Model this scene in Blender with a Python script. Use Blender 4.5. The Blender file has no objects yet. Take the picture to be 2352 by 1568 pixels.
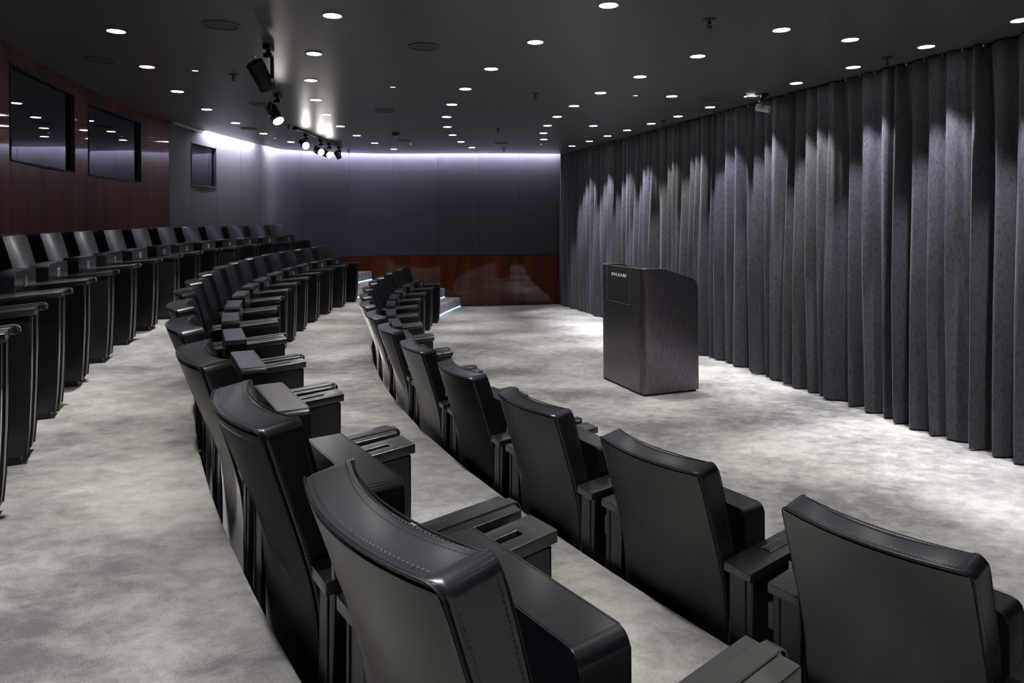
import bpy, bmesh, math, random
from mathutils import Vector, Matrix
random.seed(7)
PI = math.pi
COL = bpy.context.scene.collection
# ------------------------------------------------------------------ room numbers (metres)
CX, CY = 11.731, 9.6998            # centre of the seating arcs
R1, R2, R3 = 12.9536, 14.2354, 15.3096
Z2, Z3 = 0.346, 0.682              # the two raised tiers
PITCH = 0.712
T1, T2, T3 = 3.086435, 3.093129, 3.089459
EDGE = 0.466
CEIL = 2.845
RW = 15.92                         # curved wall

# ------------------------------------------------------------------ tagging
def tag(o, label=None, cat=None, group=None, kind=None):
    if label: o['label'] = label
    if cat: o['category'] = cat
    if group: o['group'] = group
    if kind: o['kind'] = kind
    return o
def empty(name, loc=(0,0,0), rz=0, **k):
    o = bpy.data.objects.new(name, None); COL.objects.link(o)
    o.location = loc; o.rotation_euler = (0,0,rz); o.empty_display_size = .1
    return tag(o, **k)
def obj(name, bm, mat, parent=None, smooth=True, angle=35, wn=False, **k):
    me = bpy.data.meshes.new(name)
    bmesh.ops.recalc_face_normals(bm, faces=bm.faces[:])
    bm.to_mesh(me); bm.free()
    mats = mat if isinstance(mat, (list, tuple)) else [mat]
    for m in mats: me.materials.append(m)
    if smooth:
        me.shade_smooth()
        me.set_sharp_from_angle(angle=math.radians(angle))
    o = bpy.data.objects.new(name, me); COL.objects.link(o)
    if parent: o.parent = parent
    if wn:
        wm = o.modifiers.new('even_normals', 'WEIGHTED_NORMAL'); wm.keep_sharp = True; wm.weight = 90
    return tag(o, **k)
def dup(root, loc, rz):
    r = root.copy(); COL.objects.link(r); r.location = loc; r.rotation_euler = (0,0,rz)
    for ch in list(root.children):
        c = ch.copy(); COL.objects.link(c); c.parent = r
        for g in list(ch.children):
            d = g.copy(); COL.objects.link(d); d.parent = c
    return r

# ------------------------------------------------------------------ mesh helpers
def box(bm, x0, x1, y0, y1, z0, z1, bev=0, seg=2, M=None):
    vs = [bm.verts.new(p) for p in [(x0,y0,z0),(x1,y0,z0),(x1,y1,z0),(x0,y1,z0),(x0,y0,z1),(x1,y0,z1),(x1,y1,z1),(x0,y1,z1)]]
    fs = [bm.faces.new([vs[i] for i in f]) for f in [(0,3,2,1),(4,5,6,7),(0,1,5,4),(1,2,6,5),(2,3,7,6),(3,0,4,7)]]
    if M is not None:
        for v in vs: v.co = M @ v.co
    if bev:
        es = list({e for f in fs for e in f.edges})
        bmesh.ops.bevel(bm, geom=es, offset=bev, segments=seg, profile=.5, affect='EDGES')
def prism(bm, poly, a0, a1, axis='x', bev=0, seg=2):
    """extrude polygon given in the two other axes between a0 and a1"""
    def P(a, p):
        return (a, p[0], p[1]) if axis == 'x' else ((p[0], a, p[1]) if axis == 'y' else (p[0], p[1], a))
    A = [bm.verts.new(P(a0, p)) for p in poly]; B = [bm.verts.new(P(a1, p)) for p in poly]
    n = len(poly); fs = [bm.faces.new(A[::-1]), bm.faces.new(B)]
    for i in range(n): fs.append(bm.faces.new([A[i], A[(i+1)%n], B[(i+1)%n], B[i]]))
    if bev:
        es = list({e for f in fs[:2] for e in f.edges})
        bmesh.ops.bevel(bm, geom=es, offset=bev, segments=seg, profile=.5, affect='EDGES')
def lathe(bm, prof, n=32, M=None, cap0=True, cap1=True):
    rings = []
    for r, z in prof:
        ring = []
        for i in range(n):
            a = 2*PI*i/n; v = Vector((r*math.cos(a), r*math.sin(a), z))
            ring.append(bm.verts.new(M @ v if M is not None else v))
        rings.append(ring)
    for a, b in zip(rings, rings[1:]):
        for i in range(n): bm.faces.new([a[i], a[(i+1)%n], b[(i+1)%n], b[i]])
    if cap0: bm.faces.new(rings[0][::-1])
    if cap1: bm.faces.new(rings[-1])
def tube(bm, pts, r, n=6, closed=False):
    pts = [Vector(p) for p in pts]; rings = []; up = None
    N = len(pts)
    for i, p in enumerate(pts):
        if closed: t = pts[(i+1)%N]-pts[i-1]
        else: t = pts[min(i+1,N-1)]-pts[max(i-1,0)]
        t.normalize()
        if up is None:
            up = Vector((0,0,1)) if abs(t.z) < .9 else Vector((1,0,0))
        a = t.cross(up)
        if a.length < 1e-4: a = t.cross(Vector((1,0,0)))
        a.normalize(); b = a.cross(t); up = b
        rings.append([bm.verts.new(p + r*(math.cos(2*PI*k/n)*a + math.sin(2*PI*k/n)*b)) for k in range(n)])
    for i in range(N if closed else N-1):
        A, B = rings[i], rings[(i+1)%N]
        for k in range(n): bm.faces.new([A[k], A[(k+1)%n], B[(k+1)%n], B[k]])
    if not closed: bm.faces.new(rings[0][::-1]); bm.faces.new(rings[-1])
def aim(loc, d):
    d = Vector(d).normalized()
    return Matrix.Translation(loc) @ d.to_track_quat('Z', 'Y').to_matrix().to_4x4()
def interp(tab, z):
    if z <= tab[0][0]: return tab[0][1]
    for (a, va), (b, vb) in zip(tab, tab[1:]):
        if z <= b:
            t = (z-a)/(b-a); return va + (vb-va)*t
    return tab[-1][1]
def smooth_tab(tab, z):
    return (interp(tab, z-.03)+interp(tab, z)+interp(tab, z+.03))/3
def polar(r, th, z=0): return Vector((CX+r*math.cos(th), CY+r*math.sin(th), z))
def catmull(P, n=12):
    P = [Vector(p) for p in P]; P = [2*P[0]-P[1]] + P + [2*P[-1]-P[-2]]; o = []
    for i in range(1, len(P)-2):
        for k in range(n):
            t = k/n; a, b, c, d = P[i-1:i+3]
            o.append(.5*((2*b)+(c-a)*t+(2*a-5*b+4*c-d)*t*t+(3*b-a-3*c+d)*t**3))
    o.append(P[-2]); return o

# ------------------------------------------------------------------ materials
MATS = []
def mat(name, base=(.5,.5,.5), rough=.5, metal=0, spec=.5, coat=0, coat_r=.05, sheen=0, sheen_r=.5, sheen_c=(1,1,1), em=None, es=0):
    m = bpy.data.materials.new(name); m.use_nodes = True; MATS.append(m)
    b = m.node_tree.nodes['Principled BSDF']
    b.inputs['Base Color'].default_value = (*base, 1); b.inputs['Roughness'].default_value = rough
    b.inputs['Metallic'].default_value = metal; b.inputs['Specular IOR Level'].default_value = spec
    b.inputs['Coat Weight'].default_value = coat; b.inputs['Coat Roughness'].default_value = coat_r
    b.inputs['Sheen Weight'].default_value = sheen; b.inputs['Sheen Roughness'].default_value = sheen_r
    b.inputs['Sheen Tint'].default_value = (*sheen_c, 1)
    if em: b.inputs['Emission Color'].default_value = (*em, 1); b.inputs['Emission Strength'].default_value = es
    return m
def noise_mat(m, c0, c1, scale, stretch=(1,1,1), detail=4, rough=.6, p0=.35, p1=.65, bump=0, bscale=None, bdist=.002, rr=None, coord='Object', dist=0):
    nt = m.node_tree; b = nt.nodes['Principled BSDF']; N = nt.nodes.new; L = nt.links.new
    tc = N('ShaderNodeTexCoord'); mp = N('ShaderNodeMapping'); mp.inputs['Scale'].default_value = stretch
    L(tc.outputs[coord], mp.inputs['Vector'])
    n = N('ShaderNodeTexNoise'); n.inputs['Scale'].default_value = scale; n.inputs['Detail'].default_value = detail
    n.inputs['Roughness'].default_value = rough; n.inputs['Distortion'].default_value = dist
    L(mp.outputs[0], n.inputs['Vector'])
    r = N('ShaderNodeValToRGB'); r.color_ramp.elements[0].position = p0; r.color_ramp.elements[1].position = p1
    r.color_ramp.elements[0].color = (*c0, 1); r.color_ramp.elements[1].color = (*c1, 1)
    L(n.outputs['Fac'], r.inputs['Fac']); L(r.outputs['Color'], b.inputs['Base Color'])
    if rr:
        q = N('ShaderNodeMapRange'); q.inputs['To Min'].default_value = rr[0]; q.inputs['To Max'].default_value = rr[1]
        L(n.outputs['Fac'], q.inputs['Value']); L(q.outputs[0], b.inputs['Roughness'])
    if bump:
        n2 = N('ShaderNodeTexNoise'); n2.inputs['Scale'].default_value = bscale or scale; n2.inputs['Detail'].default_value = 3
        L(mp.outputs[0], n2.inputs['Vector'])
        bp = N('ShaderNodeBump'); bp.inputs['Strength'].default_value = bump; bp.inputs['Distance'].default_value = bdist
        L(n2.outputs['Fac'], bp.inputs['Height']); L(bp.outputs[0], b.inputs['Normal'])
    return m, r
M = {}
M['leather'] = mat('black_leather', (.012,.012,.016), .33, spec=.6, coat=.35, coat_r=.17)
noise_mat(M['leather'], (.012,.0105,.018), (.019,.0165,.027), 5, detail=3, bump=.12, bscale=420, bdist=.0006, rr=(.30,.40))
M['leather_side'] = mat('saddle_leather', (.024,.023,.024), .42, spec=.35, coat=.4, coat_r=.28, sheen=.15, sheen_r=.13)
noise_mat(M['leather_side'], (.006,.0057,.0075), (.009,.0083,.010), 4, detail=3, bump=.05, bscale=500, bdist=.0004, rr=(.38,.48))
M['leather_back'] = mat('satin_leather', (.05,.049,.048), .42, spec=.4, coat=.8, coat_r=.30, sheen=1, sheen_r=.24, sheen_c=(1,.96,.97))
noise_mat(M['leather_back'], (.022,.0205,.0215), (.028,.026,.027), 3, detail=3, bump=.04, bscale=600, bdist=.0004, rr=(.36,.46))
for k_ in ('leather_side','leather_back'): M[k_].node_tree.nodes['Principled BSDF'].inputs['Coat IOR'].default_value = 1.65
M['thread'] = mat('dark_thread', (.09,.088,.095), .5)
M['piping'] = mat('leather_piping', (.012,.011,.015), .5, spec=.35)
M['cap'] = mat('bronze_lacquer', (.045,.046,.043), .33, metal=.45, spec=.7, coat=.6, coat_r=.3)
noise_mat(M['cap'], (.030,.030,.029), (.046,.046,.042), 9, detail=5, bump=.08, bscale=900, bdist=.0003, rr=(.28,.38))
M['cap_edge'] = mat('polished_bronze', (.16,.155,.14), .22, metal=.9)
M['black'] = mat('black_plastic', (.008,.008,.009), .45)
M['steel'] = mat('brushed_steel', (.55,.54,.52), .28, metal=1)
M['plate'] = mat('silver_plate', (.72,.72,.70), .3, metal=.8)
M['ink'] = mat('plate_ink', (.02,.02,.02), .5)
M['red'] = mat('red_tab', (.35,.03,.02), .5)
# carpet
cm = mat('grey_carpet', (.3,.3,.28), .95, spec=.1, sheen=.25, sheen_r=.5)
def carpet():
    nt = cm.node_tree; b = nt.nodes['Principled BSDF']; N = nt.nodes.new; L = nt.links.new
    tc = N('ShaderNodeTexCoord')
    def nz(scale, st, det, ro, dist=0):
        mp = N('ShaderNodeMapping'); mp.inputs['Scale'].default_value = st; mp.inputs['Rotation'].default_value = (0,0,.35)
        L(tc.outputs['Object'], mp.inputs['Vector']); n = N('ShaderNodeTexNoise')
        n.inputs['Scale'].default_value = scale; n.inputs['Detail'].default_value = det; n.inputs['Roughness'].default_value = ro
        n.inputs['Distortion'].default_value = dist; L(mp.outputs[0], n.inputs['Vector']); return n
    big = nz(1.15, (.85,1.15,1), 3, .5, .2); mid = nz(11, (.85,1.15,1), 6, .7, .3); fine = nz(230, (1,1,1), 2, .6)
    def mx(a, b_, f):
        m = N('ShaderNodeMix'); m.data_type = 'FLOAT'; m.inputs[0].default_value = f
        L(a, m.inputs[2]); L(b_, m.inputs[3]); return m.outputs[0]
    s1 = mx(big.outputs['Fac'], mid.outputs['Fac'], .42); s2 = mx(s1, fine.outputs['Fac'], .16)
    r = N('ShaderNodeValToRGB'); e = r.color_ramp.elements
    e[0].position = .40; e[0].color = (.10,.095,.096,1); e[1].position = .60; e[1].color = (.385,.372,.348,1)
    k = e.new(.50); k.color = (.235,.226,.216,1)
    L(s2, r.inputs['Fac']); L(r.outputs['Color'], b.inputs['Base Color'])
    bp = N('ShaderNodeBump'); bp.inputs['Strength'].default_value = .5; bp.inputs['Distance'].default_value = .004
    L(fine.outputs['Fac'], bp.inputs['Height']); L(bp.outputs[0], b.inputs['Normal'])
carpet(); M['carpet'] = cm
M['ceiling'] = mat('ceiling_paint', (.115,.110,.116), .34, spec=.4)
noise_mat(M['ceiling'], (.086,.080,.088), (.096,.090,.096), 1.2, rr=(.32,.40))
M['wood'] = mat('mahogany', (.05,.012,.006), .6, spec=.05, coat=.75, coat_r=.035)
noise_mat(M['wood'], (.036,.009,.003), (.15,.033,.009), 1.5, stretch=(3.2,3.2,.16), detail=9, rough=.68, p0=.3, p1=.75, dist=.6)
M['fabric'] = mat('wall_fabric', (.04,.04,.055), .9, spec=.2, sheen=.25, sheen_r=.6)
noise_mat(M['fabric'], (.029,.027,.041), (.037,.034,.051), 30, stretch=(6,6,.4), detail=4, bump=.25, bscale=160, bdist=.001)
M['joint'] = mat('dark_joint', (.006,.006,.008), .7)
M['room_dark'] = mat('dark_booth', (.010,.010,.012), .8)
M['velvet'] = mat('velvet', (.07,.07,.08), .8, spec=.15, sheen=.18, sheen_r=.5, sheen_c=(.85,.84,.95))
noise_mat(M['velvet'], (.056,.054,.066), (.125,.122,.142), 42, stretch=(1.5,1.5,.6), detail=8, rough=.8, p0=.36, p1=.52, bump=.2, bscale=60, bdist=.002, dist=.4)
M['hem'] = M['velvet']
M['lectern'] = mat('dark_brushed_metal', (.07,.064,.072), .42, metal=.85, spec=.6)
noise_mat(M['lectern'], (.11,.098,.118), (.21,.19,.22), 40, stretch=(3,3,.25), detail=6, rough=.7, bump=.15, bscale=180, bdist=.0006, rr=(.24,.34))
M['chrome'] = mat('bright_letters', (.88,.88,.86), .45, metal=.2)
M['lens'] = mat('lit_downlight', (.9,.9,.9), .5, em=(.97,1,.99), es=30)
M['lens_dim'] = mat('lit_small_downlight', (.9,.9,.85), .5, em=(1,.97,.9), es=1.2)
M['lens_spot'] = mat('lit_spot_lens', (.9,.9,.9), .3, em=(1,.93,.88), es=70)
M['cove'] = mat('cove_strip', (.9,.9,.9), .5, em=(.86,.82,1), es=360)
M['led'] = mat('blue_step_led', (.3,.6,1), .5, em=(.22,.55,1), es=5)
M['trim'] = mat('downlight_rim', (.055,.054,.056), .4)
M['grille'] = mat('speaker_grille', (.05,.05,.052), .55)
noise_mat(M['grille'], (.018,.018,.02), (.07,.07,.072), 420, detail=0, p0=.45, p1=.5)
M['white'] = mat('white_lamp_body', (.55,.55,.60), .4)
M['silver'] = mat('silver_strip', (.6,.6,.58), .35, metal=.7)
gm = bpy.data.materials.new('window_glass'); gm.use_nodes = True
nt = gm.node_tree; nt.nodes.remove(nt.nodes['Principled BSDF'])
tr = nt.nodes.new('ShaderNodeBsdfTransparent'); tr.inputs[0].default_value = (.75,.78,.80,1)
gl = nt.nodes.new('ShaderNodeBsdfGlossy'); gl.inputs['Roughness'].default_value = .01; gl.inputs[0].default_value = (.9,.92,1,1)
fr = nt.nodes.new('ShaderNodeFresnel'); fr.inputs[0].default_value = 2.2
ms = nt.nodes.new('ShaderNodeMixShader')
nt.links.new(fr.outputs[0], ms.inputs[0]); nt.links.new(tr.outputs[0], ms.inputs[1]); nt.links.new(gl.outputs[0], ms.inputs[2])
nt.links.new(ms.outputs[0], nt.nodes['Material Output'].inputs['Surface'])
M['glass'] = gm

# ================================================================== THE SETTING
def annulus(bm, r0, r1, a0, a1, z0, z1, n=80, bev=0):
    rings = []
    prof = [(r0,z0),(r0,z1-bev),(r0+bev*.3,z1-bev*.3),(r0+bev,z1),(r1,z1),(r1,z0)] if bev else [(r0,z0),(r0,z1),(r1,z1),(r1,z0)]
    for i in range(n+1):
        a = math.radians(a0+(a1-a0)*i/n)
        rings.append([bm.verts.new(polar(r, a, z)) for r, z in prof])
    m = len(prof)
    for A, B in zip(rings, rings[1:]):
        for k in range(m): bm.faces.new([A[k], A[(k+1)%m], B[(k+1)%m], B[k]])
    bm.faces.new(rings[0]); bm.faces.new(rings[-1][::-1])
bm = bmesh.new(); box(bm, -9, 8, -5, 15, -.1, 0); obj('floor', bm, M['carpet'], kind='structure')
bm = bmesh.new(); annulus(bm, R1+EDGE-.004, R2+EDGE-.004, 165.5, 238, 0.0, Z2, 120, .012); obj('floor', bm, M['carpet'], kind='structure')
bm = bmesh.new(); annulus(bm, R2+EDGE-.004, RW+.02, 166.9, 238, 0.0, Z3, 120, .012); obj('floor', bm, M['carpet'], kind='structure')
# half steps beside the far ends of the rows
step = empty('floor_step', polar(13.27, math.radians(171.5), 0), label='lower carpeted step with blue light strip beside far end of front row', cat='step', group='lit carpeted steps by the far wall')
def step_parts(root, r0, r1, a0, a1, z0, z1, led_a1):
    Mi = Matrix.Translation(-Vector(root.location))
    bm = bmesh.new(); annulus(bm, r0, r1, a0, a1, z0, z1, 16, .02); bm.transform(Mi); obj('step_block', bm, M['carpet'], root)
    bm = bmesh.new(); annulus(bm, r0-.008, r0+.004, a0, led_a1, z0+.004, z0+.018, 16); bm.transform(Mi)
    obj('light_strip', bm, M['led'], root, label='glowing blue light strip along the foot of the step')
step_parts(step, 13.13, R1+EDGE-.006, 165.4, 173.0, 0, Z2/2, 173.0)
s2 = empty('floor_step', polar(14.55, math.radians(171.5), Z2), label='upper carpeted step with light strip beyond far end of middle row', cat='step', group='lit carpeted steps by the far wall')
step_parts(s2, 14.395, R2+EDGE-.006, 166.9, 173.7, Z2, (Z2+Z3)/2, 173.7)
for r_, z_, a0, a1, t_ in ((R1+EDGE-.012, Z2/2, 165.7, 173.0, 'short blue light strip on the riser above the lower step'), (R2+EDGE-.012, (Z2+Z3)/2, 167.1, 173.7, 'short blue light strip on the riser above the upper step')):
    bm = bmesh.new(); annulus(bm, r_, r_+.010, a0, a1, z_+.004, z_+.018, 16)
    o = obj('riser_light_strip', bm, M['led'], label=t_, cat='light strip')

# ---- curved wall (fabric part, mahogany part, window openings)
A_END = 240.0
WIN = [(193.40, 198.17, 2.055, 2.735), (187.37, 192.23, 2.055, 2.725), (179.22, 182.06, 2.10, 2.665)]
JOINT = [173.84, 176.29, 179.22, 182.06, 184.52, 187.37, 192.23, 193.40, 195.85, 198.17, 202.5, 206.5, 211, 216, 221, 226, 231, 236, A_END]
def wall_patch(bm, a0, a1, z0, z1, r=RW, mi=0, gap=0.0):
    g = math.degrees(gap/RW); n = max(1, int((a1-a0)/.6))
    vs = []
    for i in range(n+1):
        a = math.radians(a0+g+(a1-a0-2*g)*i/n); vs.append((bm.verts.new(polar(r, a, z0)), bm.verts.new(polar(r, a, z1)), bm.verts.new(polar(r+.03, a, z0)), bm.verts.new(polar(r+.03, a, z1))))
    def F(v): f = bm.faces.new(v); f.material_index = mi
    for A, B in zip(vs, vs[1:]):
        F([A[0],B[0],B[1],A[1]]); F([A[1],B[1],B[3],A[3]]); F([A[2],B[2],B[0],A[0]])
    F([vs[0][0],vs[0][1],vs[0][3],vs[0][2]]); F([vs[-1][0],vs[-1][2],vs[-1][3],vs[-1][1]])
for a0, a1 in zip(JOINT, JOINT[1:]):
    w = [q for q in WIN if q[0] < a1-.01 and q[1] > a0+.01]
    fab = a1 <= 184.53; top = 3.0 if fab else CEIL+.02
    bm = bmesh.new()
    for z0, z1 in ([(0.0, top)] if not w else [(0.0, w[0][2]), (w[0][3], top)]): wall_patch(bm, a0, a1, z0, z1, RW, 0, .0022)
    obj('wall_left', bm, M['fabric'] if fab else M['wood'], kind='structure', angle=25)
    bm = bmesh.new()                                           # dark backing seen in the joints
    for z0, z1 in ([(0, 3.0)] if not w else [(0, w[0][2]-.002), (w[0][3]+.002, 3.0)]): wall_patch(bm, a0, a1, z0, z1, RW+.031)
    obj('wall_left_backing', bm, M['joint'], kind='structure')
# windows
for i, (a0, a1, z0, z1) in enumerate(WIN):
    P0, P1 = polar(RW, math.radians(a1)), polar(RW, math.radians(a0)); c = (P0+P1)/2
    d = (P1-P0); Lw = d.length/2; ang = math.atan2(d.y, d.x)
    w = empty('window_%d' % (i+1), (c.x, c.y, z0), ang, kind='structure')
    H = z1-z0; out = 1 if Vector((-math.sin(ang), math.cos(ang))).dot(Vector((c.x-CX, c.y-CY))) > 0 else -1
    fm = M['room_dark'] if i < 2 else M['fabric']
    bm = bmesh.new(); t = .012; dp = .07*out
    y0_, y1_ = sorted((-.005*out, dp))
    box(bm, -Lw, -Lw+t, y0_, y1_, 0, H); box(bm, Lw-t, Lw, y0_, y1_, 0, H)
    box(bm, -Lw+t, Lw-t, y0_, y1_, 0, t); box(bm, -Lw+t, Lw-t, y0_, y1_, H-t, H)
    obj('window_frame', bm, fm, w)
    bm = bmesh.new(); ya, yb = sorted((.030*out, .036*out)); box(bm, -Lw+t, Lw-t, ya, yb, t, H-t); obj('pane', bm, M['glass'], w)
    bm = bmesh.new(); ya, yb = sorted((.075*out, 1.2*out))      # dark booth behind the pane
    vs = [(-Lw-.3,ya,-.6),(Lw+.3,ya,-.6),(Lw+.3,yb,-.6),(-Lw-.3,yb,-.6),(-Lw-.3,ya,H+.1),(Lw+.3,ya,H+.1),(Lw+.3,yb,H+.1),(-Lw-.3,yb,H+.1)]
    vs = [bm.verts.new(v) for v in vs]
    far = (2,3,7,6) if out > 0 else (0,1,5,4)
    for f in ((0,1,2,3),(4,5,6,7),(1,2,6,5),(3,0,4,7),far): bm.faces.new([vs[k] for k in f])
    obj('booth_interior', bm, M['room_dark'], w)

# ---- far wall: fabric above, mahogany wainscot below
WP = catmull([(-4.097,11.408,0),(-4.02,12.02,0),(-3.56,12.47,0),(-3.05,12.75,0),(-2.5,12.98,0),(-1.9,13.05,0),(-1,13.05,0),(0,13.15,0),(.95,13.32,0),(1.7,13.5,0)], 16)
S = [0]
for a, b in zip(WP, WP[1:]): S.append(S[-1]+(b-a).length)
def wpt(s, off=0):
    for i in range(len(S)-1):
        if s <= S[i+1] or i == len(S)-2:
            t = (s-S[i])/(S[i+1]-S[i]); p = WP[i].lerp(WP[i+1], t); d = (WP[i+1]-WP[i]).normalized(); return p + off*Vector((-d.y, d.x, 0))
def far_panel(bm, s0, s1, z0, z1, gap, off=0, th=.03):
    n = max(2, int((s1-s0)/.06)); s0 += gap; s1 -= gap; vs = []
    for i in range(n+1):
        s = s0+(s1-s0)*i/n; a = wpt(s, off); b = wpt(s, off+th)
        vs.append([bm.verts.new((a.x,a.y,z0)), bm.verts.new((a.x,a.y,z1)), bm.verts.new((b.x,b.y,z1)), bm.verts.new((b.x,b.y,z0))])
    for A, B in zip(vs, vs[1:]):
        for k in range(4): bm.faces.new([A[k], A[(k+1)%4], B[(k+1)%4], B[k]])
    bm.faces.new(vs[0][::-1]); bm.faces.new(vs[-1])
FJ = [0, 1.06, 1.94, 2.75, 3.58, 4.34, 5.11, 5.95, S[-1]]
for a, b in zip(FJ, FJ[1:]):
    bm = bmesh.new(); far_panel(bm, a, b, .955, 3.0, .003); obj('wall_far', bm, M['fabric'], kind='structure', angle=25)
    bm = bmesh.new(); far_panel(bm, a, b, 0, .947, .0015, -.012); obj('wall_far_wainscot', bm, M['wood'], kind='structure', angle=25)
    bm = bmesh.new(); far_panel(bm, a, b, 0, 3.0, 0, .031); obj('wall_far_backing', bm, M['joint'], kind='structure')

# ---- curtain line and closing walls
CP = catmull([(.93,13.24,0),(1.47,11.5,0),(2.02,9.45,0),(2.47,7.75,0),(2.81,6.5,0),(3.13,5.42,0),(3.39,4.62,0),(3.72,3.6,0),(4.05,2.6,0)], 16)
bm = bmesh.new()
pts = [p + Vector((.45,.10,0)) for p in CP[::8]]
for A, B in zip(pts, pts[1:]):
    vs = [bm.verts.new(v) for v in ((A.x,A.y,0),(B.x,B.y,0),(B.x,B.y,3.0),(A.x,A.y,3.0))]; bm.faces.new(vs)
obj('wall_right', bm, M['room_dark'], kind='structure')
bm = bmesh.new(); E1 = polar(RW, math.radians(A_END)); E0 = Vector((4.5,2.7,0)); E2 = Vector((5.2,E1.y,0))
for A, B in ((E0, E2), (E2, E1)):
    vs = [bm.verts.new(v) for v in ((A.x,A.y,0),(B.x,B.y,0),(B.x,B.y,3.0),(A.x,A.y,3.0))]; bm.faces.new(vs)
obj('wall_back', bm, M['fabric'], kind='structure')

# ---- ceiling: slab with an open light slot along the fabric walls
GAP = .10
edge = []
th = A_END
while th > 184.55: edge.append(polar(RW+.02, math.radians(th))); th -= 1.0
edge.append(polar(RW+.02, math.radians(184.52)))
edge.append(polar(RW+.02, math.radians(180.99))); 
th = 180.99
while th > 174.6: edge.append(polar(RW-GAP, math.radians(th))); th -= .6
edge.append(polar(RW-GAP, math.radians(174.4)))
n_slot = len(edge)
for s in [x*.12 for x in range(2, 52)]: edge.append(wpt(s, -GAP))
edge.append(Vector((5.2, 14.0, 0))); edge.append(Vector((5.8, E1.y, 0)))
bm = bmesh.new()
lo = [bm.verts.new((v.x, v.y, CEIL)) for v in edge]; hi = [bm.verts.new((v.x, v.y, CEIL+.04)) for v in edge]
bm.faces.new(lo); bm.faces.new(hi[::-1])
for i in range(len(edge)): j = (i+1) % len(edge); bm.faces.new([lo[i], lo[j], hi[j], hi[i]])
obj('ceiling', bm, M['ceiling'], kind='structure', smooth=False)
bm = bmesh.new(); box(bm, -9, 8, -5, 15, 3.0, 3.05); obj('ceiling_upper', bm, M['joint'], kind='structure')
# cove light strips above the slot
def strip(bm, P, off_in, z0, z1, th=.01):
    prev = None
    for p, nrm in P:
        a = p - nrm*off_in; b = a - nrm*th
        cur = [bm.verts.new((a.x,a.y,z0)), bm.verts.new((a.x,a.y,z1)), bm.verts.new((b.x,b.y,z1)), bm.verts.new((b.x,b.y,z0))]
        if prev:
            for k in range(4): bm.faces.new([prev[k], prev[(k+1)%4], cur[(k+1)%4], cur[k]])
        else: bm.faces.new(cur)
        prev = cur
    bm.faces.new(prev)
bm = bmesh.new()
P = []
a = 180.75
while a > 174.7: p = polar(RW, math.radians(a)); P.append((p, Vector((math.cos(math.radians(a)), math.sin(math.radians(a)), 0)))); a -= .5
strip(bm, P, .085, CEIL+.042, CEIL+.06)
obj('cove_light_strip', bm, M['cove'], label='white cove light strip hidden above the fabric wall beside the small window', cat='light strip')
bm = bmesh.new(); P = []
for s in [x*.1 for x in range(2, 60)]:
    p = wpt(s); d = (wpt(s+.02)-wpt(s-.02)).normalized(); P.append((p, Vector((-d.y, d.x, 0))))
strip(bm, P, .085, CEIL+.042, CEIL+.06)
obj('cove_light_strip', bm, M['cove'], label='white cove light strip washing the far fabric wall from the ceiling', cat='light strip')
bm = bmesh.new(); P = []
a = 184.45
while a > 180.95: p = polar(RW, math.radians(a)); P.append((p, Vector((math.cos(math.radians(a)), math.sin(math.radians(a)), 0)))); a -= .4
strip(bm, P, .02, CEIL-.035, CEIL-.002, .05)
obj('trim_1', bm, M['silver'], kind='structure')

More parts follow.
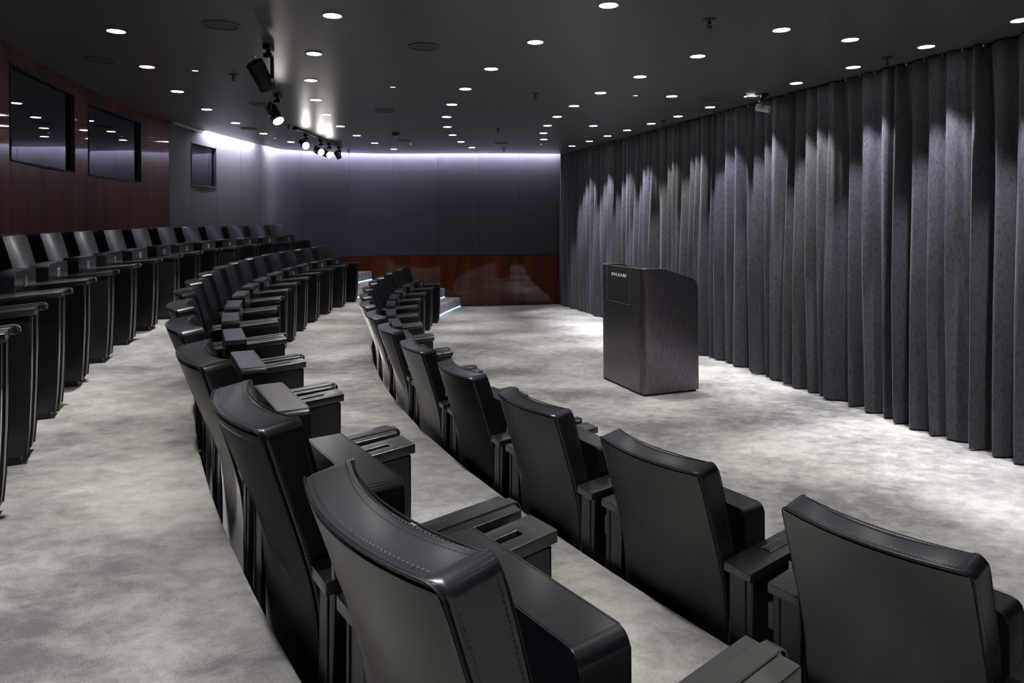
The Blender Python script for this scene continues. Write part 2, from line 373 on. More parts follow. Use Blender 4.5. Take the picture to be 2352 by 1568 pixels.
# ================================================================== ARMCHAIR (local: x = lateral, y = back, z = up)
U0 = .03
REAR = [(0,.42),(.35,.421),(.48,.430),(.56,.448),(.63,.468),(.75,.505),(.872,.543),(.95,.567)]
FRONT = [(0,.345),(.35,.345),(.48,.352),(.584,.378),(.757,.424),(.885,.462),(.95,.48)]
SAG = [(0,.004),(.40,.006),(.55,.018),(.70,.034),(.9,.045)]
HW = .232
def make_chair():
    root = empty('auditorium_armchair', (0,0,0))
    # --- backrest body
    bm = bmesh.new(); ZT = .872; nu = 14
    RR = .024
    def sect(z, ins, lift):
        vf, vr, sg = smooth_tab(FRONT, z), smooth_tab(REAR, z), interp(SAG, z)
        q_ = max(0, z-(ZT-RR)); hw = HW-RR + math.sqrt(max(0, RR*RR-q_*q_)); rc = max(.010-ins*.6, .003)
        pts = []
        for i in range(nu+1):
            u = -hw+rc + (2*(hw-rc))*i/nu; q = 1-(u/HW)**2; pts.append((u, vf+ins+sg*q, 0))
        for k in (1,2): a = PI/2*k/3; pts.append((hw-rc+rc*math.sin(a), vf+ins+rc-rc*math.cos(a), 0))
        for k in (0,1,2): a = PI/2*k/3; pts.append((hw-rc+rc*math.cos(a), vr-ins-rc+rc*math.sin(a), 1))
        for i in range(nu+1):
            u = hw-rc - (2*(hw-rc))*i/nu; q = 1-(u/HW)**2; pts.append((u, vr-ins+sg*q, 1))
        for k in (1,2): a = PI/2*k/3; pts.append((-hw+rc-rc*math.sin(a), vr-ins-rc+rc*math.cos(a), 1))
        for k in (0,1,2): a = PI/2*k/3; pts.append((-hw+rc-rc*math.cos(a), vf+ins+rc-rc*math.sin(a), 0))
        out = []
        for u, v, s in pts:
            t = (v-vf)/(vr-vf+1e-6); t = min(max(t,0),1)
            out.append(bm.verts.new((U0+u, v, z + lift*(1-t))))
        return out
    levels = [(.05+ (ZT-RR-.05)*i/26, 0) for i in range(27)] + [(ZT-RR+RR*math.sin(PI/2*k/8), [0,0,0,0,0,.0005,.0015,.003,.006][k]) for k in range(1, 9)]
    prev = None
    for z, ins in levels:
        cur = sect(z, ins, .014*max(0, min(1, (z-.6)/.25)))
        if prev:
            n = len(cur)
            for i in range(n): bm.faces.new([prev[i], prev[(i+1)%n], cur[(i+1)%n], cur[i]])
        else: bm.faces.new(cur[::-1])
        prev = cur
    # top grid: front points against rear points
    n = len(prev); f = prev[:nu+1]; r = prev[nu+1+2+3:nu+1+2+3+nu+1]
    for i in range(nu): bm.faces.new([f[i], f[i+1], r[nu-i-1], r[nu-i]])
    bm.faces.new([f[nu]] + prev[nu+1:nu+1+5] + [r[0]])
    bm.faces.new([r[nu]] + prev[nu+1+5+nu+1:] + [f[0]])
    back = obj('backrest', bm, M['leather'], root, angle=40, wn=True)
    # --- rear panel
    bm = bmesh.new(); prev = None
    for i in range(30):
        z = .03 + (ZT-.012-.03)*i/29; vr, sg = smooth_tab(REAR, z), interp(SAG, z); cur = []
        for k in range(nu+1):
            q_ = max(0, z-(ZT-RR)); hw = HW-RR-.004 + math.sqrt(max(0, RR*RR-q_*q_)); u = -hw + 2*hw*k/nu; q = 1-(u/HW)**2; cur.append(bm.verts.new((U0+u, vr+sg*q+.0035, z)))
        if prev:
            for k in range(nu): bm.faces.new([prev[k], prev[k+1], cur[k+1], cur[k]])
        prev = cur
    bmesh.ops.solidify(bm, geom=bm.faces[:], thickness=.003)
    obj('rear_panel', bm, M['leather_back'], back, label='smooth satin leather panel on the rear of the backrest')
    # --- piping and stitching
    def rearp(u, z, o=0): return (U0+u, smooth_tab(REAR, z)+interp(SAG, z)*(1-(u/HW)**2)+o, z)
    def frontp(u, z, o=0): return (U0+u, smooth_tab(FRONT, z)+interp(SAG, z)*(1-(u/HW)**2)+o, z+.014*max(0, min(1, (z-.6)/.25)))
    bm = bmesh.new(); h = HW-.002
    def around(fn, z0, o, dz=0):
        zc = ZT-RR-.001; up = [(-h, z0+(zc-z0)*i/22) for i in range(23)]
        up += [(-h+RR-RR*math.cos(PI/2*k/6), zc+RR*math.sin(PI/2*k/6)) for k in range(1, 7)]
        top = [(-h+RR+2*(h-RR)*i/18, ZT-.001) for i in range(1, 18)]
        return [fn(u, z-(dz if z > ZT-.03 else 0), o+(dz if z > ZT-.03 else 0)) for u, z in up+top+[(-u, z) for u, z in up[::-1]]]
    tube(bm, around(rearp, .06, .0015), .0022, 6); obj('rear_piping', bm, M['piping'], back)
    bm = bmesh.new(); tube(bm, around(frontp, .40, .0008, .0022), .0018, 6); obj('front_piping', bm, M['piping'], back)
    bm = bmesh.new()
    def dash(p, q, w=.0009):
        p, q = Vector(p), Vector(q); tube(bm, [p, q], w, 4)
    for edgef, off, vo in ((rearp, .0012, -.013), (frontp, .0012, .014)):
        i = -h+.026
        while i < h-.026:
            a = Vector(edgef(i, ZT, vo)); b = Vector(edgef(i+.0045, ZT, vo)); zt = .0145*(1-(1 if edgef is rearp else 0))
            for q in (a, b): q.z = ZT + (.0036 if edgef is rearp else .0132)
            dash(a, b); i += .0085
    for s in (-1, 1):
        z = .46
        while z < ZT-.03:
            for edgef, vo in ((rearp, -.012), (frontp, .012)):
                a = Vector(edgef(0, z)); sg = interp(SAG, z)
                a = Vector((U0+s*(HW+.0006), a.y-sg+vo, a.z)); b = Vector(edgef(0, z+.0045)); b = Vector((U0+s*(HW+.0006), b.y-interp(SAG, z+.0045)+vo, b.z))
                dash(a, b)
            z += .0085
    obj('stitching', bm, M['thread'], back, kind='stuff')
    bm = bmesh.new(); box(bm, U0-HW-.009, U0-HW+.002, .492, .4935, .672, .700); obj('fabric_tag', bm, M['cap_edge'], back, label='small woven tag on the left edge of the backrest')
    # --- tipped-up seat
    bm = bmesh.new(); pl = []
    for sx, sz, a0 in ((1,1,0),(-1,1,90),(-1,-1,180),(1,-1,270)):
        for k in range(7):
            a = math.radians(a0+k*15); pl.append((U0+sx*.197+.025*math.cos(a), (.679 if sz > 0 else .294)+.025*math.sin(a)))
    prism(bm, pl, .222, .322, 'y', .004, 3)
    seat = obj('seat_cushion', bm, M['leather'], root, angle=50, wn=True)
    for y in (.226, .318):
        bm = bmesh.new(); loop = []
        for sx, sz, a0 in ((1,1,0),(-1,1,90),(-1,-1,180),(1,-1,270)):
            for k in range(4):
                a = math.radians(a0+k*30); loop.append((U0+sx*.198+.023*math.cos(a), y, (.679 if sz > 0 else .294)+.023*math.sin(a)+(.001)))
        tube(bm, loop, .0016, 6, closed=True)
        obj('seat_piping', bm, M['piping'], seat)
    bm = bmesh.new(); box(bm, U0-.024, U0+.026, .2185, .222, .615, .668, .001, 1); obj('number_plate', bm, M['plate'], seat, label='small silver number plate')
    bm = bmesh.new()
    for (a, b, c, d) in ((-.004,.004,.650,.658),(-.004,.000,.642,.650),(-.004,.004,.632,.638),(.000,.004,.624,.632)): box(bm, U0+a, U0+b, .2178, .2187, c, d)
    obj('plate_marks', bm, M['ink'], seat)
    # --- arms
    for s in (-1, 1):
        x0, x1 = (U0-.34, U0-.24) if s < 0 else (U0+.24, U0+.34)
        bm = bmesh.new(); i = .007
        poly = [(.012,.03),(.004,.12),(-.004,.30),(-.007,.45),(-.008,.588),(.43,.556),(.433,.3),(.425,.03)]
        prism(bm, poly, x0+i, x1-i, 'x', .006, 3)
        arm = obj('armrest', bm, M['leather_side'], root, angle=40, wn=True)
        # rear groove strip and front welts
        bm = bmesh.new(); gx = x1-.030 if s > 0 else x0+.030
        tube(bm, [(gx, .4335, .05), (gx, .4345, .3), (gx, .4315, .552)], .0022, 6)
        obj('rear_seam', bm, M['piping'], arm)
        bm = bmesh.new(); ga, gb = x0+i+.003, x1-i-.003
        tube(bm, [(ga, p[0]-.001, p[1]) for p in poly[:4]] + [(ga+.001, -.009, .582), (gb-.001, -.009, .582)] + [(gb, p[0]-.001, p[1]) for p in poly[3::-1]], .0028, 6)
        obj('front_welt', bm, M['piping'], arm)
        zt = lambda v: .620-.077*(v+.02)
        bm = bmesh.new(); th = .029
        ys = [-.022, .045, .175, .446]; xs = [x0, x0+.040, x0+.062, x1]
        g = [[bm.verts.new((x, y, zt(y)-th)) for y in ys] for x in xs]; fs = []
        for a in range(3):
            for b in range(3):
                if s < 0 and a == 1 and b == 1: continue
                fs.append(bm.faces.new([g[a][b], g[a+1][b], g[a+1][b+1], g[a][b+1]]))
        ex = bmesh.ops.extrude_face_region(bm, geom=fs)
        for v in [e for e in ex['geom'] if isinstance(e, bmesh.types.BMVert)]: v.co.z += th
        bmesh.ops.recalc_face_normals(bm, faces=bm.faces[:])
        es = [e for e in bm.edges if len(e.link_faces) == 2 and e.calc_face_angle(0) > .8]
        bmesh.ops.bevel(bm, geom=es, offset=.0026, segments=3, profile=.5, affect='EDGES')
        cap = obj('armrest_cap', bm, M['cap'], arm, angle=30, label='dark bronze lacquered cap' )
        if s < 0:
            bm = bmesh.new()
            for k in range(7): box(bm, x0+.041+k*.003, x0+.0422+k*.003, .05, .17, .560, .592-k*.001)
            box(bm, x0+.040, x0+.062, .045, .175, .556, .564)
            obj('slot_ribs', bm, M['cap'], arm)
            bm = bmesh.new(); box(bm, x0-.022, x0+.004, .392, .412, .43, .505, .002, 1); obj('hinge_bracket', bm, M['cap'], arm)
        else:
            xm = x0+.046; w = .011
            bm = bmesh.new(); r = .0175; yc, zc = -.028, zt(-.02)-r+.003
            outer = [(.300, zt(.300)+.003), (-.02, zt(-.02)+.003)]
            for k in range(1, 13): a = math.radians(90+k*20); outer.append((yc+r*math.cos(a), zc+r*math.sin(a)))
            inner = []
            for k in range(12, 0, -1): a = math.radians(90+k*20); inner.append((yc+(r-.003)*math.cos(a), zc+(r-.003)*math.sin(a)))
            inner += [(-.02, zt(-.02)-.0005), (.300, zt(.300)-.0005)]
            pl = outer + inner
            A = [bm.verts.new((xm-w-.004, *p)) for p in pl]; B = [bm.verts.new((xm+w+.004, *p)) for p in pl]; n = len(pl)
            for k in range(n): bm.faces.new([A[k], A[(k+1)%n], B[(k+1)%n], B[k]])
            for k in range(n//2-1):
                for V, rv in ((A, 1), (B, -1)): bm.faces.new([V[k], V[k+1], V[n-2-k], V[n-1-k]][::rv])
            obj('tablet_strap', bm, M['cap'], arm, angle=30, label='bronze strap rolled over a nose at the front')
            bm = bmesh.new()
            for xx in (xm-w-.005, xm+w+.005): tube(bm, [(xx, .302, zt(.302)+.0015), (xx, -.015, zt(-.015)+.0015)], .0016, 5)
            Mx = aim((xm-w, yc, zc), (1,0,0)); lathe(bm, [(.010,0),(.010,2*w)], 14, Mx)
            obj('strap_edges', bm, M['cap_edge'], arm)
        bm = bmesh.new(); box(bm, x0+.016, x1-.016, .028, .415, 0, .032); obj('foot', bm, M['black'], arm)
    return root
proto = make_chair()
# shapes were drawn with +x to the near side; the chair frame (y = outwards, z = up) is right-handed, so mirror them once
def mirror(o):
    for c in o.children:
        if c.data and not c.data.get('mirrored'):
            c.data.transform(Matrix.Scale(-1, 4, (1,0,0))); c.data.flip_normals(); c.data['mirrored'] = 1
        mirror(c)
bpy.context.view_layer.update()
mirror(proto)
first = [True]
ROWW = {1: 'front row, nearest the lectern', 2: 'middle row', 3: 'back row, against the curved wall'}
ORD = ['first','second','third','fourth','fifth','sixth','seventh','eighth','ninth','tenth','eleventh','twelfth','thirteenth','fourteenth','fifteenth','sixteenth','seventeenth','eighteenth','nineteenth','twentieth']
def place(row, j, idx, total):
    r, t, z = {1: (R1, T1, 0), 2: (R2, T2, Z2), 3: (R3, T3, Z3)}[row]
    th = t+(j-.5)*PITCH/r
    p = polar(r, th, z); rz = th-PI/2                    # local +y points outwards (back), local +x to larger theta
    if first[0]: o = proto; o.location = p; o.rotation_euler = (0,0,rz); first[0] = False
    else: o = dup(proto, p, rz)
    rn = {1: 'front row nearest lectern', 2: 'middle row', 3: 'back row by curved wall'}[row]
    if idx == 0: lab = 'black leather armchair at the far end of the %s' % rn
    elif idx == total-1: lab = 'black leather armchair nearest the camera in the %s' % rn
    elif idx <= total//2: lab = 'black leather armchair, %s from far end of %s' % (ORD[idx], rn)
    else: lab = 'black leather armchair, %s from camera end of %s' % (ORD[total-1-idx], rn)
    tag(o, lab, 'chair', 'black leather armchairs in the %s' % rn)
def place_all():
    for row, js in ((1, range(0, 14)), (2, range(0, 15)), (3, range(-1, 14))):
        js = list(js)
        for i, j in enumerate(js): place(row, j, i, len(js))
place_all()

# ================================================================== LECTERN
LC, LL, LR = Vector((1.191,6.406,0)), Vector((.906,7.187,0)), Vector((1.753,6.616,0))
fx = (LL-LC).normalized(); dx = Vector((-fx.y, fx.x, 0))
if dx.dot(LR-LC) < 0: dx = -dx
W, D = .83, .60
lect = empty('lectern', (LC.x, LC.y, 0), math.atan2(fx.y, fx.x), label='dark brushed metal lectern with silver lettering standing before the curtain', cat='lectern')
# local: +x along the front face (towards the far end); depth runs to local -y or +y
sd = 1 if Vector((-fx.y, fx.x, 0)).dot(dx) > 0 else -1
def LP(s, d, z): return (s, sd*d, z)
def ztop(d):
    if d < .22: return 1.17
    z = 1.17 - (d-.22)*(.105/.33)
    if d > .545: z -= .05*(1-math.sqrt(max(0, 1-((d-.545)/.055)**2)))
    return z
path = []
for k in range(13): path.append((0, D-(D-.06)*k/12))
for k in range(1, 8): a = PI/2*k/8; path.append((.06-.06*math.cos(a), .06-.06*math.sin(a)))
for k in range(13): path.append((.06+(W-.12)*k/12, 0))
for k in range(1, 8): a = PI/2*k/8; path.append((W-.06+.06*math.sin(a), .06-.06*math.cos(a)))
for k in range(13): path.append((W, .06+(D-.06)*k/12))
bm = bmesh.new(); prev = None; n = len(path)
for i, (s_, d_) in enumerate(path):
    a, b = Vector((*path[max(i-1,0)],0)), Vector((*path[min(i+1,n-1)],0)); t = (b-a).normalized(); nr = Vector((-t.y, t.x, 0))
    q = (s_+nr.x*.018, d_+nr.y*.018)
    if not (0 < q[0] < W or 0 < q[1] < D): q = (s_-nr.x*.018, d_-nr.y*.018)
    cur = [bm.verts.new(LP(s_, d_, .018)), bm.verts.new(LP(s_, d_, ztop(d_)-.002)), bm.verts.new(LP(s_*.88+q[0]*.12, d_*.88+q[1]*.12, ztop(d_))), bm.verts.new(LP(*q, ztop(d_))), bm.verts.new(LP(*q, .018))]
    if prev:
        for k in range(5): bm.faces.new([prev[k], prev[(k+1)%5], cur[(k+1)%5], cur[k]])
    else: bm.faces.new(cur)
    prev = cur
bm.faces.new(prev)
shell = obj('body', bm, M['lectern'], lect, angle=40)
bm = bmesh.new()
tube(bm, [LP(s_*.994+.0025, d_*.99+.002, ztop(d_)+.0005) for s_, d_ in path], .0016, 5); obj('top_edge', bm, M['silver'], shell)
bm = bmesh.new()
A = [LP(.018,.018,1.10), LP(W-.018,.018,1.10), LP(W-.018,D-.03,1.02), LP(.018,D-.03,1.02)]
vs = [bm.verts.new(v) for v in A] + [bm.verts.new((v[0], v[1], v[2]-.02)) for v in A]
for f in ((0,1,2,3),(4,5,6,7),(0,1,5,4),(1,2,6,5),(2,3,7,6),(3,0,4,7)): bm.faces.new([vs[k] for k in f])
obj('reading_shelf', bm, M['lectern'], lect, smooth=False)
bm = bmesh.new(); ya, yb = sorted((sd*.02, sd*(D-.02))); box(bm, .015, W-.015, ya, yb, 0, .02); obj('plinth', bm, M['black'], lect)
bm = bmesh.new()                                                  # hatch outline on the front
for s0, s1, z0, z1 in ((.229,.2305,.815,1.168),(.6825,.684,.815,1.168),(.229,.684,.815,.8165)):
    ya, yb = sorted((-sd*.0012, sd*.001)); box(bm, s0, s1, ya, yb, z0, z1)
obj('hatch_seam', bm, M['silver'], lect)
cu = bpy.data.curves.new('lettering', 'FONT'); cu.body = 'BVLGARI'; cu.size = .043; cu.space_character = 1.35; cu.extrude = .002; cu.align_x = 'CENTER'; cu.align_y = 'CENTER'
to = bpy.data.objects.new('tmp_text', cu); COL.objects.link(to)
bpy.context.view_layer.update()
me = bpy.data.meshes.new_from_object(to.evaluated_get(bpy.context.evaluated_depsgraph_get()))
bpy.data.objects.remove(to)
xs = [v.co.x for v in me.vertices]; k = .285/(max(xs)-min(xs))
me.transform(Matrix.Diagonal((k, 1, 1, 1)))
lt = bpy.data.objects.new('lettering', me); COL.objects.link(lt); me.materials.clear(); me.materials.append(M['chrome'])
lt.parent = lect; lt['label'] = 'raised silver letters on the lectern front'
# text faces outward (-depth); reads left to right for the audience: left edge is at the far end (+x) or not
nrm = Vector((0, -sd, 0)); up = Vector((0,0,1)); rt = up.cross(nrm)
lt.matrix_local = Matrix.Translation((.446, -sd*.001, 1.083)) @ Matrix((rt, up, nrm)).transposed().to_4x4()

# ================================================================== CURTAIN
def curtain():
    P = [Vector((p.x, p.y, 0)) for p in CP]; Sx = [0]
    for a, b in zip(P, P[1:]): Sx.append(Sx[-1]+(b-a).length)
    Lt = Sx[-1]; H = CEIL-.01
    rnd = random.Random(11)
    knots = [(0, .02)]; s = 0; sg = 1
    while s < Lt:
        s += rnd.choice([.045,.055,.07,.085,.105,.14]) * rnd.uniform(.85,1.15); sg = -sg
        knots.append((s, sg*rnd.uniform(.045,.10)))
    drift = [(rnd.uniform(-.03,.03), rnd.uniform(.6,1.25)) for _ in knots]
    nz = 22; du = .0085; nu = int(Lt/du)
    bm = bmesh.new(); prev = None
    import bisect
    ks = [k[0] for k in knots]
    def base(s):
        s = min(max(s, 0), Lt-1e-4); i = min(bisect.bisect_right(Sx, s)-1, len(P)-2)
        t = (s-Sx[i])/(Sx[i+1]-Sx[i]); d = (P[i+1]-P[i]).normalized(); return P[i].lerp(P[i+1], t), Vector((-d.y, d.x, 0)), d
    for a in range(nu+1):
        s = Lt*a/nu; i = min(max(bisect.bisect_right(ks, s)-1, 0), len(knots)-2)
        t = (s-ks[i])/(ks[i+1]-ks[i]); e = .5-.5*math.cos(PI*t); e = e*.9+t*.1
        p, nr, d = base(s); cur = []
        for b in range(nz+1):
            f = b/nz; z = .012 + (H-.012)*f; low = 1-f
            o0 = knots[i][1]*(1+(drift[i][1]-1)*low); o1 = knots[i+1][1]*(1+(drift[i+1][1]-1)*low)
            off = (o0+(o1-o0)*e) * (.42 + .75*min(1, low*1.6))
            off += .012*math.sin(s*9.7+1.3*math.sin(z*1.1+s)) * low + .007*math.sin(s*58+z*1.3+2*math.sin(s*3.1)) + .004*math.sin(s*131+1.7*math.sin(s*5))
            sl = (drift[i][0]*(1-e)+drift[i+1][0]*e)*low*.9
            if b == 0: off *= .97
            q = p + nr*off + d*sl
            cur.append(bm.verts.new((q.x, q.y, z)))
        if prev:
            for b in range(nz): bm.faces.new([prev[b], cur[b], cur[b+1], prev[b+1]])
        prev = cur
    bmesh.ops.solidify(bm, geom=bm.faces[:], thickness=.004)
    c = obj('stage_curtain', bm, M['velvet'], smooth=True, angle=80, label='floor-length dark grey velvet curtain in deep folds behind the lectern', cat='curtain')
    bm = bmesh.new()                                             # stitched hem line near the floor and hooks at the top
    s = .05
    while s < Lt-.1:
        p, nr, d = base(s); i = 0
        box(bm, -.004, .004, -.008, .008, CEIL-.024, CEIL-.004, M=Matrix.Translation((p.x-nr.x*-.0, p.y, 0)) @ Matrix.Rotation(math.atan2(d.y, d.x), 4, 'Z')); s += .16
    obj('glider', bm, M['silver'], c, kind='stuff')
curtain()

# ================================================================== CEILING FITTINGS
KZ = (CEIL-1.65)/(2.84-1.65)
def on_ceiling(x, y): return Vector((x*KZ, y*KZ, CEIL))
def make_downlight():
    r = empty('downlight', (0,0,0))
    bm = bmesh.new(); lathe(bm, [(.053,0),(.053,-.0025),(.059,-.0025),(.060,0)], 36, cap0=False, cap1=False); obj('rim', bm, M['trim'], r)
    bm = bmesh.new(); lathe(bm, [(.053,-.0022),(.035,-.0015),(.012,-.001)], 36, cap0=False); obj('lens', bm, M['lens'], r)
    return r
dl = make_downlight(); dl_first = [True]
WARM, COOL, GREEN = (1,.965,.935), (.95,.92,1), (1,.985,.945)
lamps = {}
def lamp(kind, col, energy, size=62, blend=.75, rad=.03):
    key = (kind, col, energy, size)
    if key not in lamps:
        l = bpy.data.lights.new('downlight_beam', 'SPOT'); l.color = col; l.energy = energy; l.spot_size = math.radians(size); l.spot_blend = blend; l.shadow_soft_size = rad
        lamps[key] = l
    return lamps[key]
def downlight(x, y, label, group, col, energy, size=62, blend=1.0, wash=False):
    p = on_ceiling(x, y)
    if dl_first[0]: o = dl; o.location = p; dl_first[0] = False
    else: o = dup(dl, p, 0)
    tag(o, label, 'ceiling light', group)
    b = bpy.data.objects.new('beam', lamp('dl', col, energy, size, blend)); COL.objects.link(b); b.parent = o; b.location = (0,0,-.012)
    if wash: b.rotation_euler = (0, -math.radians(7), .28)
ARC = [
 (15.17, 175.9, 4.09, 13, 'over the back row', GREEN, 150, 44),
 (13.95, 170.4, 4.16, 14, 'over the middle row', WARM, 118, 40),
 (12.58, 170.3, 4.11, 14, 'over the front row', COOL, 95, 38),
 (11.28, 175.1, 4.06, 11, 'over the open stage floor', WARM, 85, 40),
]
def polar2(r, deg): q = polar(r, math.radians(deg)); return q.x, q.y
for r, a0, st, n, where, col, en, sz in ARC:
    for k in range(n):
        x, y = polar2(r, a0+st*k)
        w = ORD[k]+' from far wall'
        c = [col, (.96,.96,1), col, (1,.99,.92)][k % 4]
        downlight(x, y, 'round lit downlight, %s, in the arc %s' % (w, where), 'downlights in the arc '+where, c, en, sz)
CL = [(1.01,11.68),(1.22,10.96),(1.41,10.27),(1.59,9.61),(1.79,8.95),(1.98,8.31),(2.17,7.63),(2.37,6.95),(2.56,6.28),(2.75,5.62),(2.94,4.95),(3.13,4.29),(3.32,3.62),(3.5,2.95)]
for k, (x, y) in enumerate(CL):
    downlight(x, y, 'round lit downlight, %s from the far wall, in the line beside the curtain' % ORD[k], 'downlights in the line beside the curtain', [(.90,.88,1),(.90,.88,1),(.90,.90,.95),(.88,.86,1),(.98,.97,.88),(.90,.95,.92),(.86,.84,1),(.88,.89,.97),(.93,.97,.90)][k % 9], 330 if k < 4 else 190, 54, .55, True)
for k, (x, y) in enumerate([(1.07,9.13),(1.59,6.92),(2.30,4.74)]):
    downlight(x, y, ['round lit downlight standing alone between the far floor arc and curtain line','round lit downlight standing alone over the lectern','round lit downlight standing alone nearest camera beside the curtain line'][k], 'single downlights over the stage floor', (1,.99,.93), 85, 44)
# small dim downlights
sm = []
for k, (x, y) in enumerate([(-2.52,5.58),(-1.07,6.33),(1.22,6.86),(-1.61,11.17),(-3.47,10.26),(.48,11.37)]):
    lab = ['small dim downlight above the back row near the camera','small dim downlight above the middle of the room','small dim downlight in front of the lectern','small dim downlight beyond the smoke detector','small dim downlight beside the far left wall','small dim downlight near the far wall before the curtain'][k]
    if not sm:
        r = empty('small_downlight', on_ceiling(x, y)); bm = bmesh.new(); lathe(bm, [(.026,-.0008),(.026,-.003),(.034,-.003),(.035,0)], 24, cap1=False, cap0=False); obj('rim', bm, M['trim'], r)
        bm = bmesh.new(); lathe(bm, [(.026,-.002),(.01,-.0015)], 24, cap0=False); obj('lens', bm, M['lens_dim'], r); sm.append(r)
    else: r = dup(sm[0], on_ceiling(x, y), 0)
    tag(r, lab, 'ceiling light', 'small dim downlights')
# round speakers
sp = []
SPK = [(-1.77,4.28,'left of the nearest track spotlight'),(-.60,4.85,'nearest the camera over the middle row'),(-3.05,5.19,'in the dark corner above the booth window'),(-1.40,7.72,'beyond the middle row over the aisle'),(-2.59,7.23,'beside the lit track spotlight'),(2.04,7.12,'over the lectern beside the curtain lights'),(-3.44,9.16,'near the light track and the far left wall'),(-1.63,10.66,'behind the smoke detector'),(-.16,11.13,'nearest the far wall over the front row')]
for x, y, wh in SPK:
    if not sp:
        r = empty('ceiling_speaker', on_ceiling(x, y)); bm = bmesh.new(); lathe(bm, [(.098,-.001),(.098,-.006),(.112,-.006),(.114,0)], 40, cap0=False, cap1=False); obj('rim', bm, M['trim'], r)
        bm = bmesh.new(); lathe(bm, [(.098,-.003),(.05,-.003),(.01,-.003)], 40, cap0=False); obj('grille', bm, M['grille'], r); sp.append(r)
    else: r = dup(sp[0], on_ceiling(x, y), 0)
    tag(r, 'round dark ceiling speaker grille '+wh, 'ceiling speaker', 'round ceiling speakers')
# sprinklers
sk = []
SPR = [(1.20,4.22,'nearest the camera, right of the brightest arc'),(-2.28,5.74,'left of the nearest track spotlight'),(.23,6.72,'in the middle of the ceiling'),(2.84,5.28,'beside the curtain, nearest the camera'),(-2.82,8.85,'at the near end of the light track'),(-.18,9.33,'over the front row, beyond the middle sprinkler'),(-.13,11.97,'nearest the far wall'),(1.89,8.68,'beside the curtain, far from the camera'),(-2.82,12.09,'beyond the light track by the far wall')]
for x, y, wh in SPR:
    if not sk:
        r = empty('fire_sprinkler', on_ceiling(x, y)+Vector((0,0,.002))); bm = bmesh.new(); lathe(bm, [(.040,0),(.038,-.006),(.012,-.009)], 24, cap0=False); obj('escutcheon', bm, M['black'], r)
        bm = bmesh.new(); lathe(bm, [(.008,-.008),(.008,-.03),(.004,-.034)], 12)
        for s in (-1, 1): tube(bm, [(s*.006,0,-.024),(s*.013,0,-.034),(s*.009,0,-.050),(0,0,-.056)], .0022, 5)
        lathe(bm, [(.002,-.030),(.003,-.05),(.016,-.057),(.016,-.059)], 12); obj('nozzle', bm, M['black'], r); sk.append(r)
    else: r = dup(sk[0], on_ceiling(x, y)+Vector((0,0,.002)), 0)
    tag(r, 'black fire sprinkler head on the ceiling '+wh, 'sprinkler', 'ceiling sprinkler heads')
d = empty('smoke_detector', on_ceiling(-1.61, 9.73), label='black domed smoke detector with clear tip on the ceiling', cat='smoke detector')
bm = bmesh.new(); lathe(bm, [(.062,0),(.062,-.022),(.050,-.036),(.028,-.05),(.022,-.05)], 32, cap0=False); obj('housing', bm, M['black'], d)
bm = bmesh.new(); lathe(bm, [(.020,-.050),(.018,-.060),(.010,-.067),(.002,-.069)], 20, cap0=False); obj('sensor_tip', bm, M['steel'], d)

# ---- black track spotlights
def spotlight(name, mount, pivot, direction, lit, label, rad=.055, length=.19, track=False, body='black', energy=0, fwd=.055, size=28):
    """mount on the ceiling, yoke down to a pivot, barrel pointing along direction"""
    r = empty(name, mount, label=label, cat='spotlight', group='black track spotlights' if name == 'track_spotlight' else None)
    m = Vector(mount); pv = Vector(pivot)-m; dr = Vector(direction).normalized()
    z0 = -.034 if track else 0
    bm = bmesh.new(); box(bm, -.024, .024, -.05, .05, z0-.035, z0, .003, 1); lathe(bm, [(.016,z0-.033),(.016,z0-.062)], 14); box(bm, -.030, .030, -.024, .024, z0-.085, z0-.055, .003, 1)
    obj('mount', bm, M[body if body == 'black' else 'black'], r)
    side = dr.cross(Vector((0,0,1))).normalized()
    j = pv + side*(rad+.010); top = Vector((0,0,z0-.078))
    k = Vector((j.x, j.y, max(top.z-.012, j.z+.03)))
    bm = bmesh.new()
    for a, b in ((top, k), (k, j)):
        dd = (b-a); Mx = aim(a, dd); ln = dd.length; box(bm, -.012, .012, -.004, .004, -.004, ln+.004, M=Mx)
    obj('yoke', bm, M['black'], r)
    Mx = aim(pv - dr*(length-fwd), dr)
    bm = bmesh.new(); lathe(bm, [(rad*.80,0),(rad*.96,.004),(rad,.012),(rad,length-.03),(rad*1.04,length-.028),(rad*1.04,length),(rad*.93,length),(rad*.93,length-.012)], 32, Mx, cap1=False)
    b_ = obj('barrel', bm, M['black'] if body == 'black' else M['white'], r)
    bm = bmesh.new(); lathe(bm, [(rad*.93,length-.011),(rad*.4,length-.010),(.004,length-.009)], 32, Mx, cap0=False); obj('lens', bm, M['lens_spot'] if lit else M['black'], b_)
    bm = bmesh.new(); Mk = aim(j - side*.006, side); lathe(bm, [(.017,0),(.017,.010),(.010,.013),(.010,.018)], 18, Mk); obj('knob', bm, M['steel'], b_)
    bm = bmesh.new(); q0 = top+Vector((0,0,-.01)); q1 = pv-dr*(length-fwd-.02)+Vector((0,0,rad)); mid = (q0+q1)/2 - side*.05 + Vector((0,0,.0))
    tube(bm, catmull([q0, mid, q1], 8), .0022, 5); obj('cable', bm, M['steel'], r)
    if energy:
        l = bpy.data.lights.new('spot_beam', 'SPOT'); l.energy = energy; l.color = (1,.95,.9); l.spot_size = math.radians(size); l.spot_blend = .3; l.shadow_soft_size = .03
        o = bpy.data.objects.new('beam', l); COL.objects.link(o); o.parent = r
        o.matrix_local = Matrix.Translation(pv+dr*(fwd+.02)) @ (-dr).to_track_quat('Z','Y').to_matrix().to_4x4()
    return r
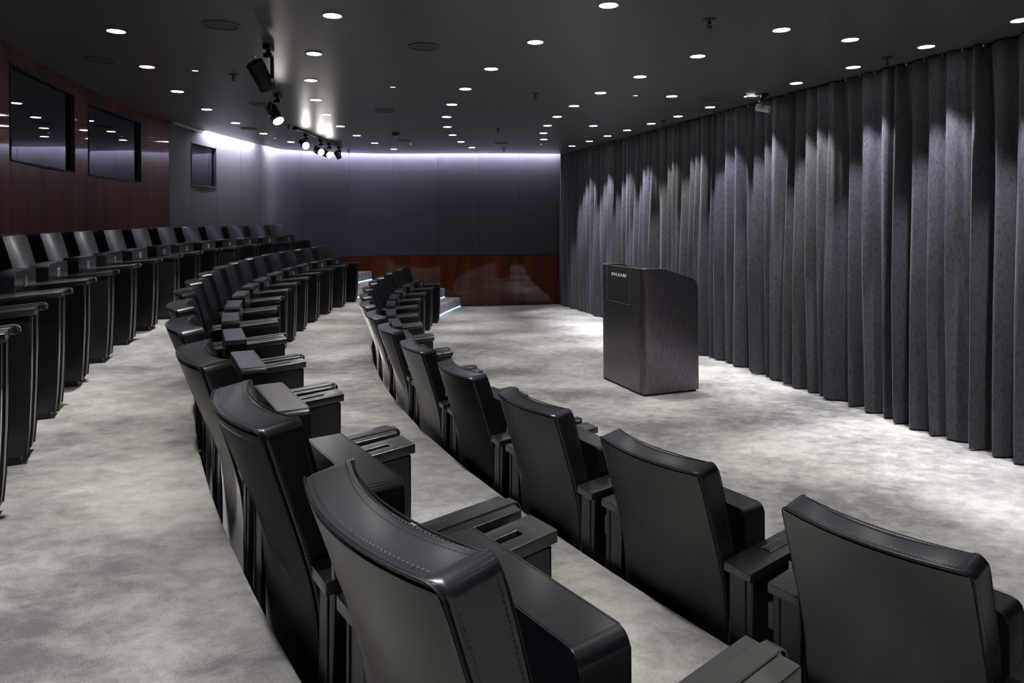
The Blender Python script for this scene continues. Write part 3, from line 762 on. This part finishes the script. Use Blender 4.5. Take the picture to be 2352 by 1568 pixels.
spotlight('track_spotlight', on_ceiling(-1.66,4.79), (-1.69,4.80,2.60), (.32,.60,-.80), False, 'large black ceiling spotlight nearest the camera, unlit from this side', .060, .20, energy=90, size=40)
spotlight('track_spotlight', on_ceiling(-2.22,6.65), (-2.235,6.65,2.62), (.55,-.42,-.78), True, 'black ceiling spotlight with glowing round lens above the middle row', .055, .19, energy=70, size=36)
track = [on_ceiling(-2.78,9.02)+Vector((0,0,-.016)), on_ceiling(-2.80,11.5)+Vector((0,0,-.016))]
dd = track[1]-track[0]; Mx = aim(track[0], dd)
tk = empty('lighting_track', track[0], label='black lighting track bar on the ceiling near the far left corner', cat='light track')
bm = bmesh.new(); box(bm, -.02, .02, -.016, .016, 0, dd.length, .002, 1, M=Matrix.Translation(-Vector(track[0])) @ Mx); obj('rail', bm, M['black'], tk)
bm = bmesh.new(); box(bm, -.028, .028, -.05, .10, -.03, 0.006, .003, 1); obj('feed_box', bm, M['black'], tk)
TGT = Vector((1.3, 6.6, 1.0))
for (y, z, dx_, lit, lab, tg) in ((9.55,2.66,0,True,'black track spotlight with blazing lens, nearest on the light track',Vector((.4,5.6,.9))),
                            (10.3,2.64,0,True,'black track spotlight with blazing lens, second along the light track',Vector((.9,6.0,.9))),
                            (10.75,2.64,0,True,'black track spotlight with blazing lens, third along the light track',TGT),
                            (11.25,2.67,.03,False,'small black track spotlight hanging at the far end of the light track',Vector((-2.2,12.6,1.2)))):
    x = -2.79*KZ+dx_; mp_ = (x, y, CEIL); pv = Vector((x-.02, y-.02, z))
    spotlight('track_spotlight', mp_, pv, tg-pv, lit, lab, .052 if lit else .04, .17 if lit else .12, track=True, energy=60 if lit else 0, size=34)
# white spotlight over the curtain
ws = spotlight('white_spotlight', on_ceiling(2.46,6.86), (2.47,6.84,2.70), (.80,-.55,-.22), False, 'white cylindrical spotlight with black face hanging beside the curtain', .034, .13, body='white')
bm = bmesh.new(); box(bm, -.035, .035, -.02, .02, -.018, 0, .003, 1, M=Matrix.Rotation(.3,4,'Z')@Matrix.Scale(3.2,4,(0,1,0))); obj('ceiling_plate', bm, M['black'], ws)
bm = bmesh.new(); box(bm, -.09, .07, -.012, .012, -.026, -.014, .002, 1, M=Matrix.Translation((-.06,.04,0))@Matrix.Rotation(.25,4,'Z')); obj('silver_bar', bm, M['silver'], ws)

# ================================================================== WORLD, CAMERA, VIEW
w = bpy.data.worlds.new('World'); bpy.context.scene.world = w; w.use_nodes = True
w.node_tree.nodes['Background'].inputs[0].default_value = (.02,.02,.025,1); w.node_tree.nodes['Background'].inputs[1].default_value = 1
cam = bpy.data.cameras.new('Camera'); co = bpy.data.objects.new('Camera', cam); COL.objects.link(co)
F, Y0, ROLL = 1606.25, 499.61, .006725
cam.sensor_width = 36; cam.lens = F/2352*36; cam.shift_y = -(784-Y0)/2352; cam.clip_start = .02
co.matrix_world = Matrix.Translation((0,0,1.65)) @ Matrix.Rotation(PI/2, 4, 'X') @ Matrix.Rotation(-ROLL, 4, 'Z')
sc = bpy.context.scene; sc.camera = co
sc.view_settings.view_transform = 'Standard'; sc.view_settings.look = 'None'; sc.view_settings.exposure = 0; sc.view_settings.gamma = 1
